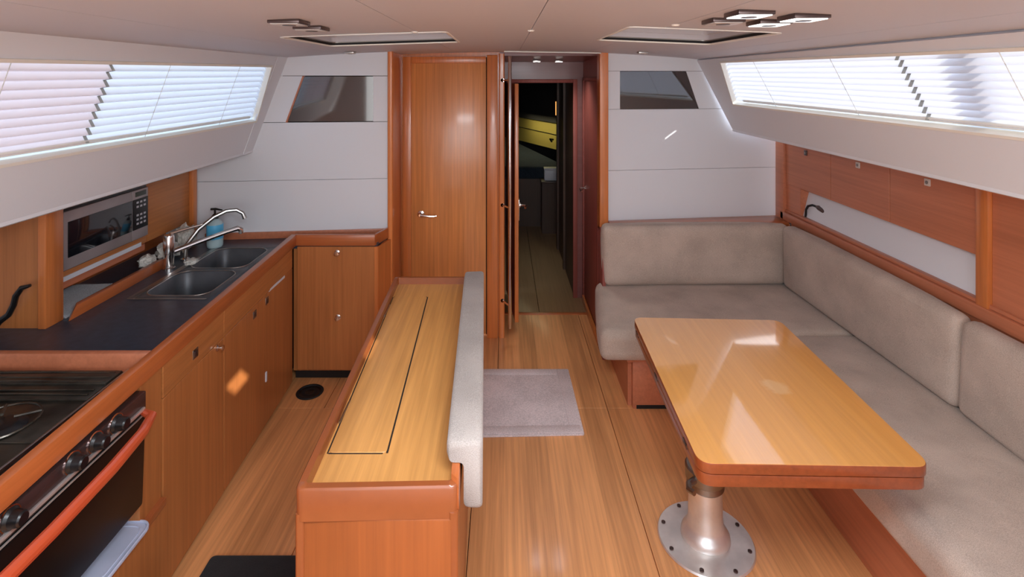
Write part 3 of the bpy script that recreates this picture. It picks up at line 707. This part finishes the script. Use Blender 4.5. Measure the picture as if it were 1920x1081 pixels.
# stove
sv = thing('gimballed_stove', 'black oven and hob with wooden grab handle in the near left galley', 'stove', (-1.45, 1.3, .36))
obj('oven_body', box(-1.80, -1.185, .62, 1.72, .42, .795, .004), 'black', sv)
dv = obj('oven_door', hexa([(-1.185, .62, .43), (-1.155, .62, .43), (-1.160, 1.715, .43), (-1.185, 1.715, .43)], [(-1.185, .62, .72), (-1.140, .62, .72), (-1.150, 1.715, .72), (-1.185, 1.715, .72)], .006), 'blackg', sv)
pn = obj('control_panel', box(-1.185, -1.150, .62, 1.715, .73, .795, .004), 'oven_panel', sv)
obj('chrome_strip', [box(-1.151, -1.142, .62, 1.70, .742, .752, .002), box(-1.151, -1.146, .62, 1.70, .724, .728, .001)], 'base_steel', sv)
hb = obj('oven_handle', tube([(-1.150, 1.70, .735), (-1.110, 1.68, .735), (-1.085, 1.60, .735), (-1.068, 1.45, .735), (-1.060, 1.25, .735), (-1.062, 1.0, .735), (-1.075, .8, .735), (-1.11, .66, .735)], [.010, .014, .016, .017, .017, .017, .016, .012], 12), 'handle_red', sv, label='reddish wooden grab handle')
for y in (1.58, 1.50, 1.42, 1.24, 1.16):
    k = obj('knob', lathe([(0, 0), (.024, 0), (.025, .004), (.020, .010), (.017, .030), (.014, .034), (0, .034)], (-1.150, y, .775), 18, 'x'), 'black', pn)
    obj('knob_collar', lathe([(0, -.001), (.028, -.001), (.028, .003), (0, .003)], (-1.150, y, .775), 18, 'x'), 'chrome', k)
# hob surface and folded lid
obj('hob_plate', box(-1.78, -1.25, .62, 1.775, .800, .818, .003), 'hob', sv)
lidm = []
for (y0, y1, z0) in ((1.615, 1.77, .826), (1.69, 1.765, .832), (1.43, 1.598, .822)):
    lidm.append(box(-1.77, -1.262, y0, y1, .818, z0, .002))
for i, y in enumerate((1.635, 1.66, 1.70, 1.725, 1.75)):
    lidm.append(tube([(-1.76, y, .8285+.003*(y > 1.69)), (-1.5, y+.003*(-1)**i, .8295+.003*(y > 1.69)), (-1.275, y, .8285+.003*(y > 1.69))], .0028, 6))
obj('folding_lid', lidm, 'hob', sv)
for cx, cy in ((-1.40, 1.48), (-1.63, 1.30), (-1.40, 1.12)):
    bu = obj('burner', lathe([(0, .822), (.060, .822), (.062, .828), (.045, .834), (.040, .838), (.028, .840), (0, .840)], (cx, cy, 0), 24), 'black', sv)
    obj('pan_support', [tube([(cx-.09*math.cos(a), cy-.09*math.sin(a), .846), (cx-.03*math.cos(a), cy-.03*math.sin(a), .849)], .004, 6) for a in [k*math.pi/2+.6 for k in range(4)]] + [tube([(cx+.09*math.cos(k*math.pi/10), cy+.09*math.sin(k*math.pi/10), .843) for k in range(21)], .0035, 6)], 'hob', bu)
obj('hob_trim', box(-1.252, -1.244, .62, 1.775, .800, .832, .002), 'steel', sv)
# frosted lid on the ledge
ld = thing('container_lid', 'pale frosted plastic container lid lying on the ledge below the oven', 'lid', (-1.19, 1.6, .355))
def rl(x0, x1, y0, y1, r, z): return [(x, y, z) for x, y in rrect(x0, x1, y0, y1, r)]
obj('lid_plate', ext(rl(-1.30, -1.135, 1.50, 1.73, .035, .356), (0, 0, .006), .001, 1), 'lidp', ld)
obj('lid_rim', tube([(x, y, .364) for x, y in rrect(-1.297, -1.138, 1.503, 1.727, .034)]+[(-1.138, 1.69, .364)], .004, 8), 'lidp', ld)
obj('lid_ridge', tube([(x, y, .362) for x, y in rrect(-1.28, -1.155, 1.52, 1.71, .028)]+[(-1.155, 1.68, .362)], .0025, 6), 'lidp', ld)

# floor pieces
obj('floor_mat', slab(rpoly([(-1.09, 1.40), (-.60, 1.40), (-.60, 2.0), (-1.095, 2.0)], .02), .0005, .010, .002), 'blackmat', label='black mat on the galley floor at the bottom edge left of the console', cat='mat')
vn = thing('floor_vent', 'round black speaker-like vent set in the galley floor by the corner cabinet', 'vent', (-1.11, 3.05, 0))
obj('vent_ring', lathe([(.060, .0005), (.074, .0005), (.076, .004), (.072, .008), (.062, .008), (.060, .003)], (-1.11, 3.05, 0), 36), 'rubber', vn)
obj('vent_cone', lathe([(0, .004), (.018, .006), (.03, .002), (.062, .004), (.062, .001), (0, .001)], (-1.11, 3.05, 0), 36), 'black', vn)

# ================================================================ CENTRE CONSOLE
cs = thing('galley_console', 'freestanding honey wood console with raised rim and long inset lid', 'console', (-.31, 1.9, 0))
N0, N1, F1, F0 = (-.485, 1.230), (-.104, 1.240), (-.150, 2.55), (-.523, 2.55)
ins = lambda p, d: None
obj('body', slab([(-.472, 1.243), (-.116, 1.252), (-.162, 2.538), (-.510, 2.538)], 0, .79), 'cab_z', cs)
obj('near_panel', [box(-.468, -.122, 1.236, 1.246, .0, .775, .003)], 'dimmed_panel', cs)
obj('corner_post', [slab(rpoly([(-.484, 1.232), (-.462, 1.232), (-.462, 1.26), (-.484, 1.26)], .008), 0, .79), slab(rpoly([(-.128, 1.236), (-.106, 1.236), (-.106, 1.262), (-.128, 1.262)], .008), 0, .79)], 'rim_wood', cs)
rimo = rpoly([N0, N1, F1, F0], .022, 5); rimi = rpoly([(-.462, 1.254), (-.127, 1.262), (-.172, 2.528), (-.500, 2.528)], .008, 5)
def rim_mesh(o, i, z0, z1, drop):
    bm = bmesh.new(); n = len(o)
    lv = [(o, z0, 0), (o, z1-.006, 0), (o, z1, .004), (i, z1, -.003), (i, drop, 0)]
    rings = []
    c = Vector((-.31, 1.9))
    for poly, z, sh in lv:
        rings.append([bm.verts.new((x+(c.x-x)/abs(c.x-x+1e-9)*sh, y+(c.y-y)/abs(c.y-y+1e-9)*sh, z)) for x, y in poly])
    for a, b in zip(rings, rings[1:]):
        for k in range(n): bm.faces.new((a[k], a[(k+1) % n], b[(k+1) % n], b[k]))
    return fin(bm)
obj('rim', rim_mesh(rimo, rimi,   .775, .85, .80), 'rim_wood', cs, smooth=50)
obj('top', slab([(-.470, 1.246), (-.120, 1.255), (-.165, 2.535), (-.507, 2.535)], .79, .820), 'top_y', cs)
obj('lid', slab(rpoly([(-.458, 1.392), (-.307, 1.392), (-.343, 2.38), (-.492, 2.38)], .012), .8195, .8225, .001, 1), 'top_y', cs)
obj('lid_gap', slab([(-.308, 1.392), (-.3025, 1.392), (-.3385, 2.38), (-.344, 2.38)], .8195, .8208), 'gap', cs)
obj('lid_gap', [slab([(-.458, 1.3885), (-.316, 1.3885), (-.316, 1.3925), (-.458, 1.3925)], .8195, .8206), slab([(-.492, 2.38), (-.343, 2.38), (-.343, 2.383), (-.492, 2.383)], .8195, .8206), slab([(-.462, 1.39), (-.4585, 1.39), (-.493, 2.38), (-.496, 2.38)], .8195, .8206)], 'gap', cs)
for y, x in ((1.56, -.466), (2.24, -.490)):
    obj('hinge', tube([(x, y-.05, .8235), (x, y+.05, .8235)], .003, 8), 'steel', cs)
obj('side_rail', slab([(-.126, 1.262), (-.105, 1.242), (-.149, 2.545), (-.170, 2.54)], .79, .864, .004), 'frame_y', cs)
sec = [(-.140, .868), (-.140, .915), (-.052, .915), (-.052, .745), (-.098, .745), (-.098, .868)]
def sweep(sec, y0, y1, dx, n=8, bev=.012):
    bm = bmesh.new(); rr = rpoly(sec, .014, 3); rings = []
    c = Vector((sum(p[0] for p in rr)/len(rr), sum(p[1] for p in rr)/len(rr)))
    ys = [y0, y0+.004, y0+.014]+[y0+(y1-y0)*k/n for k in range(1, n)]+[y1-.05, y1-.018, y1-.004, y1]
    for y in ys:
        t = (y-y0)/(y1-y0); e = min(y-y0, y1-y); s = 1-(.16*(1-min(1, e/.016))**2); 
        top = -.02*max(0, (y-(y1-.12))/.12)**2
        rings.append([bm.verts.new((c.x+(x-c.x)*s-dx*t, y, c.y+(z-c.y)*s+(top if z > .88 else 0)+.0016*math.sin(y*9+x*30))) for x, z in rr])
    for a, b in zip(rings, rings[1:]):
        for k in range(len(rr)): bm.faces.new((a[k], a[(k+1) % len(rr)], b[(k+1) % len(rr)], b[k]))
    bm.faces.new(rings[0]); bm.faces.new(rings[-1][::-1]); return fin(bm)
obj('console_bolster', sweep(sec, 1.295, 2.49, .042), 'fabric2', smooth=50, label='long slim grey padded backrest cushion hooked over the console side', cat='cushion')
mt = thing('bath_mat', 'pale mauve-grey rectangular mat with raised border on the saloon floor', 'mat', (.14, 2.96, 0))
def mp_(y, a, b): return a+(b-a)*(y-2.66)/.63
obj('mat_body', slab(rpoly([(-.30, 2.66), (.405, 2.68), (.395, 3.28), (-.31, 3.28)], .012), .0005, .009, .002), 'mat', mt)
obj('border', [slab([(-.30, 2.675), (.39, 2.69), (.39, 2.745), (-.30, 2.73)], .009, .013, .002), slab([(.335, 2.75), (.39, 2.75), (.38, 3.27), (.325, 3.27)], .009, .013, .002), slab([(-.30, 3.215), (.32, 3.215), (.32, 3.27), (-.30, 3.27)], .009, .013, .002)], 'mat', mt)

# grab pole
gp = thing('grab_pole', 'tall polished steel grab pole by the passage doorway', 'handrail', (.04, 3.6, .1))
obj('pole', lathe([(0, .105), (.010, .107), (.012, .112), (.012, 1.94), (.010, 1.945), (0, 1.947)], (.04, 3.6, 0), 20), 'chrome', gp)
for z in (1.78, .918, .259):
    obj('bracket', [tube([(.036, 3.6, z), (-.014, 3.695, z)], .006, 8), lathe([(0, -.004), (.013, -.004), (.013, .004), (0, .004)], (-.010, 3.689, z), 14, 'y')], 'chrome', gp)

# ================================================================ TABLE
tb = thing('saloon_table', 'honey wood folding-leaf saloon table with rounded corners on a steel pedestal', 'table', (.80, 1.95, 0))
T = [(.545, 1.492), (1.190, 1.478), (1.226, 2.374), (.580, 2.402)]
M['table'].node_tree.nodes  # keep
obj('tabletop', slab(rpoly(T, .045, 7), .690, .720, .003, 2), 'table_edge', tb)
obj('top_veneer', slab(rpoly([(.5465, 1.4935), (1.1885, 1.4795), (1.2245, 2.3725), (.5815, 2.4005)], .044, 7), .7195, .7208), 'table', tb)
obj('folded_leaf', slab(rpoly([(.548, 1.495), (1.187, 1.481), (1.223, 2.371), (.583, 2.399)], .045, 7), .653, .687, .003, 2), 'table_edge', tb)
obj('under_frame', box(.60, 1.12, 1.53, 2.30, .625, .653, .002), 'table_edge', tb)
for y in (2.31, 1.98, 1.62):
    x = .545+.0385*(y-1.492)
    obj('hinge', [box(x-.002, x+.012, y-.018, y+.018, .682, .697, .001)], 'bronze', tb)
pc = (.785, 2.08, 0)
pd = obj('pedestal', lathe([(0, .012), (.088, .012), (.092, .018), (.090, .032), (.082, .045), (.072, .055), (.067, .07), (.064, .10), (.062, .215), (0, .215)], pc, 40), 'base_steel', tb)
obj('inner_tube', lathe([(0, .28), (.050, .28), (.050, .62), (0, .62)], pc, 32), 'base_steel', tb)
cr = obj('collar', lathe([(0, .212), (.066, .212), (.070, .218), (.066, .236), (.075, .244), (.076, .285), (.070, .292), (0, .292)], pc, 32), 'alu', tb)
obj('clamp_lever', tube([(.735, 2.04, .265), (.700, 2.02, .262), (.688, 1.985, .268), (.70, 1.96, .272)], [.012, .012, .011, .009], 10), 'alu', cr)
obj('mounting_plate', box(.68, .89, 1.98, 2.18, .612, .626, .003), 'alu', tb)
bp = obj('base_plate', lathe([(0, .001), (.176, .001), (.180, .004), (.176, .010), (.10, .013), (0, .013)], pc, 56), 'base_steel', tb)
for k in range(8):
    a = math.pi*2*k/8+.35
    obj('bolt', lathe([(0, .010), (.008, .010), (.008, .0145), (.004, .016), (0, .014)], (pc[0]+.158*math.cos(a), pc[1]+.158*math.sin(a), 0), 10), 'bronze', bp)

# ================================================================ SOFA
sf = thing('settee', 'L-shaped reddish wooden settee frame below the grey cushions', 'sofa', (1.4, 2.4, 0))
obj('long_base', [box(1.33, 1.36, .3, 2.9, 0, .30, .002), box(1.36, 2.10, .3, 2.9, .27, .30)], 'locker', sf)
obj('far_base', [slab([(.70, 2.90), (1.33, 2.90), (1.33, 2.93), (.70, 2.93)], 0, .30, .002), slab([(.68, 2.93), (.71, 2.93), (.71, 3.5), (.68, 3.5)], 0, .30), slab([(.66, 2.86), (1.9, 2.86), (1.9, 3.5), (.66, 3.5)], .275, .30)], 'locker', sf)
obj('end_upright', box(.628, .650, 3.40, 3.56, 0, .82, .003), 'mahog', sf)
obj('backing', [slab([(.668, 3.505), (1.88, 3.505), (1.88, 3.54), (.668, 3.54)], .30, .835), slab([(1.885, .3), (1.91, .3), (1.91, 3.5), (1.885, 3.5)], .30, .85)], 'locker', sf)
obj('toe_kick', [box(.72, 1.33, 2.899, 2.9015, .0, .02)], 'gap', sf)
obj('seat_cushion', shaped_cushion([(.505, 2.80, .30), (1.87, 2.785, .30), (1.88, 3.50, .30), (.60, 3.50, .30)], [(.505, 2.80, .468), (1.87, 2.785, .468), (1.88, 3.50, .468), (.60, 3.50, .468)], .045, .008), 'fabric', smooth=60,
    label='grey seat cushion across the far end of the settee', cat='cushion')
obj('seat_cushion', shaped_cushion([(1.245, .35, .30), (1.86, .35, .30), (1.88, 2.785, .30), (1.245, 2.78, .30)], [(1.245, .35, .468), (1.86, .35, .468), (1.88, 2.785, .468), (1.245, 2.78, .468)], .045, .008), 'fabric', smooth=60,
    label='long grey seat cushion along the right side behind the table', cat='cushion')
obj('back_cushion', shaped_cushion([(.64, 3.39, .472), (1.81, 3.41, .472), (1.83, 3.50, .472), (.645, 3.50, .472)], [(.625, 3.36, .855), (1.82, 3.40, .855), (1.83, 3.49, .855), (.635, 3.48, .855)], .03, .010), 'fabric', smooth=60,
    label='grey back cushion below the white far wall at the settee end', cat='cushion')
obj('back_cushion', shaped_cushion([(1.79, 2.13, .472), (1.88, 2.13, .472), (1.88, 3.40, .472), (1.77, 3.40, .472)], [(1.775, 2.10, .86), (1.858, 2.10, .86), (1.858, 3.40, .86), (1.765, 3.40, .86)], .035, .010), 'fabric', smooth=60,
    label='long grey back cushion leaning under the reading lamp on the right', cat='cushion')
obj('back_cushion', shaped_cushion([(1.80, .5, .472), (1.88, .5, .472), (1.88, 2.11, .472), (1.79, 2.12, .472)], [(1.785, .5, .86), (1.858, .5, .86), (1.858, 2.085, .86), (1.775, 2.085, .86)], .045, .012), 'fabric', smooth=60,
    label='near grey back cushion cut by the right edge of the picture', cat='cushion')
# ledge behind the far back cushion
obj('back_shelf', slab([(.69, 3.475), (1.87, 3.495), (1.90, yr(1.9)-.001), (.69, yr(.69)-.001)], .825, .848, .003), 'frame_x', label='narrow orange wooden shelf along the far white wall behind the settee', cat='shelf')
sr = thing('settee_rail', 'reddish wooden moulding above the right back cushions', 'rail', (1.88, 2, .85))
obj('rail', box(1.862, 1.90, .3, 3.60, .850, .905, .006), 'locker', sr)
obj('cap', box(1.875, 1.915, .3, 3.60, .905, .922, .004), 'locker', sr)
# right-hand lockers
rc = thing('settee_lockers', 'row of reddish wooden wall lockers above the settee on the right', 'cabinet', (2, 2.8, .92))
obj('carcass', box(1.905, 2.14, 2.06, 3.60, 1.094, 1.45), 'locker', rc)
for y0, y1, lb in ((3.07, 3.56, 1), (2.60, 3.07, 2), (2.117, 2.60, 3)):
    d_ = obj('door', box(1.88, 1.902, y0+.002, y1-.002, 1.094, 1.445, .0015, 1), 'locker', rc)
    yc = {1: 3.32, 2: 2.83, 3: 2.365}[lb]; zc = {1: 1.33, 2: 1.335, 3: 1.335}[lb]
    l_ = obj('latch', box(1.874, 1.881, yc-.016, yc+.016, zc-.016, zc+.016, .003), 'bronze' if lb == 1 else 'square', d_)
    obj('push_button', lathe([(0, -.001), (.008, -.001), (.008, .003), (0, .003)], (1.8735, yc, zc), 14, 'x'), 'alu', l_)
obj('end_post', box(1.868, 1.905, 2.06, 2.115, .90, 1.45, .004), 'frame_z', rc)
obj('far_post', box(1.862, 1.905, 3.56, 3.66, .85, 1.45, .004), 'locker', rc)
obj('niche_side', box(1.885, 2.14, 3.39, 3.58, .92, 1.094), 'locker', rc)
obj('niche_lining', ext([(1.90, 2.06, .915), (1.945, 2.06, 1.10), (1.965, 2.06, 1.10), (1.92, 2.06, .905)], (0, 1.34, 0)), 'white', rc)
obj('side_locker', [box(1.885, 2.14, .3, 2.058, .915, 1.45)], 'locker', label='large plain reddish wooden locker panel at the right edge', cat='cabinet')
rl_ = thing('reading_lamp', 'black gooseneck reading lamp rising from the moulding at the far right niche', 'lamp', (1.90, 3.34, .92))
obj('neck', tube([(1.90, 3.36, .918), (1.90, 3.355, .97), (1.905, 3.34, .995), (1.915, 3.31, 1.008), (1.925, 3.27, 1.005)], .007, 8), 'black', rl_)
obj('lamp_head', tube([(1.923, 3.28, 1.005), (1.927, 3.26, 1.003), (1.932, 3.21, .992), (1.934, 3.18, .985)], [.009, .016, .017, .010], 12), 'bronze', rl_)

# ================================================================ CEILING FITTINGS
def ceil_hatch(h, label):
    x0, x1, y0, y1 = h; zc = cz((x0+x1)/2)
    t = thing('ceiling_hatch', label, 'hatch', ((x0+x1)/2, (y0+y1)/2, zc))
    def loop(d, z, za=None): return [(x, y, (cz(x) if z is None else z)) for x, y in rrect(x0+d, x1-d, y0+d, y1-d, .03, 4)]
    def band(levels, mat, name):
        bm = bmesh.new(); rs = []
        for d, z in levels: rs.append([bm.verts.new((x, y, cz(x)+z)) for x, y in rrect(x0+d, x1-d, y0+d, y1-d, .03, 4)])
        for a, b in zip(rs, rs[1:]):
            for k in range(len(a)): bm.faces.new((a[k], a[(k+1) % len(a)], b[(k+1) % len(a)], b[k]))
        return obj(name, fin(bm), mat, t)
    band([(-.006, .0), (-.006, -.003), (.004, -.003), (.005, .004)], 'trimw', 'trim_ring')
    band([(.005, .003), (.005, .013)], 'rubber', 'gasket')
    band([(.005, .013), (.012, .013), (.012, .018)], 'alu', 'hatch_frame')
    band([(.012, .018), (.012, .040), (.022, .040), (.022, .085)], 'ceil', 'well')
    zt = zc+.082
    obj('hatch_lid', box(x0-.03, x1+.03, y0-.03, y1+.03, zt+.004, zt+.012), 'hatchlid', t)
    obj('latch', [box(x0+.19, x0+.25, y0+.055, y0+.075, zc+.055, zc+.07, .003), tube([(x0+.22, y0+.065, zc+.08), (x0+.22, y0+.065, zc+.05)], .010, 10)], 'rubber', t)
ceil_hatch(HL, 'rectangular ceiling hatch left of the centre line above the console')
ceil_hatch(HR, 'rectangular ceiling hatch right of the centre line beside the lit downlights')
# no fitting goes in the HS hole, added only for the sun patch
def spot(x, y, lit, label, s=.045, group=None, zoff=0):
    z = cz(x)+zoff
    t = thing('downlight', label, 'light', (x, y, z), group)
    obj('bezel', [box(x-s, x+s, y-s, y+s, z-.011, z+.001, .002)], 'bronze' if s > .03 else 'steel', t)
    obj('lamp_face', box(x-s*.88, x+s*.88, y-s*.88, y+s*.88, z-.0135, z-.010, .001), 'lampglow' if lit else 'lampoff', t)
    if lit:
        ld_ = bpy.data.lights.new('downlight_beam', 'SPOT'); ld_.energy = 4 if zoff == 0 else 6; ld_.spot_size = 2.3; ld_.spot_blend = .8; ld_.shadow_soft_size = .03; ld_.color = (1, .97, .92)
        lo_ = bpy.data.objects.new('downlight_beam', ld_); COL.objects.link(lo_); lo_.location = (x, y, z-.03)
    obj('lens', lathe([(0, -.0148), (s*.4, -.0148), (s*.45, -.013), (0, -.012)], (x, y, z), 20), 'bronze', t)
spot(-.62, 1.54, 0, 'unlit square chrome downlight on the left ceiling, nearer of the pair')
spot(-.624, 1.73, 0, 'unlit square chrome downlight on the left ceiling, next to the hatch')
spot(.613, 1.335, 1, 'lit square downlight on the right ceiling nearest the centre line')
spot(.62, 1.51, 0, 'unlit square downlight on the right ceiling beside the hatch')
spot(.745, 1.50, 1, 'lit square downlight nearest the right ceiling hatch')
spot(.763, 1.36, 1, 'lit square downlight outermost on the right ceiling toward the window')
spot(-.90, 3.12, 0, 'small downlight above the white far wall on the left', .028)
spot(.83, 3.20, 0, 'small downlight above the white far wall on the right', .028)
spot(.25, 4.08, 1, 'left small lit downlight in the passage ceiling', .030, zoff=-.042)
spot(.42, 4.08, 1, 'right small lit downlight in the passage ceiling', .030, zoff=-.040)
for x, y, lab in ((-.335, 2.0, 'tiny pale seam button on the ceiling by the left hatch'), (.10, 1.98, 'tiny pale seam button in the middle of the ceiling'), (.54, 1.68, 'tiny pale seam button on the ceiling by the right hatch')):
    obj('seam_button', lathe([(0, -.006), (.010, -.005), (.014, 0), (0, .001)], (x, y, cz(x)), 14), 'trimw', label=lab, cat='button')

GROUPS = {'pleated_blind': 'pleated blinds over the long side windows', 'downlight': 'square downlights in the ceiling', 'seat_cushion': 'settee seat cushions',
          'back_cushion': 'settee back cushions', 'ceiling_hatch': 'ceiling hatches', 'seam_button': 'seam buttons on the ceiling', 'cleaning_cloth': 'crumpled white cloths by the sink'}
for o in COL.objects:
    g = GROUPS.get(o.name.split('.')[0])
    if g and o.parent is None: o['group'] = g
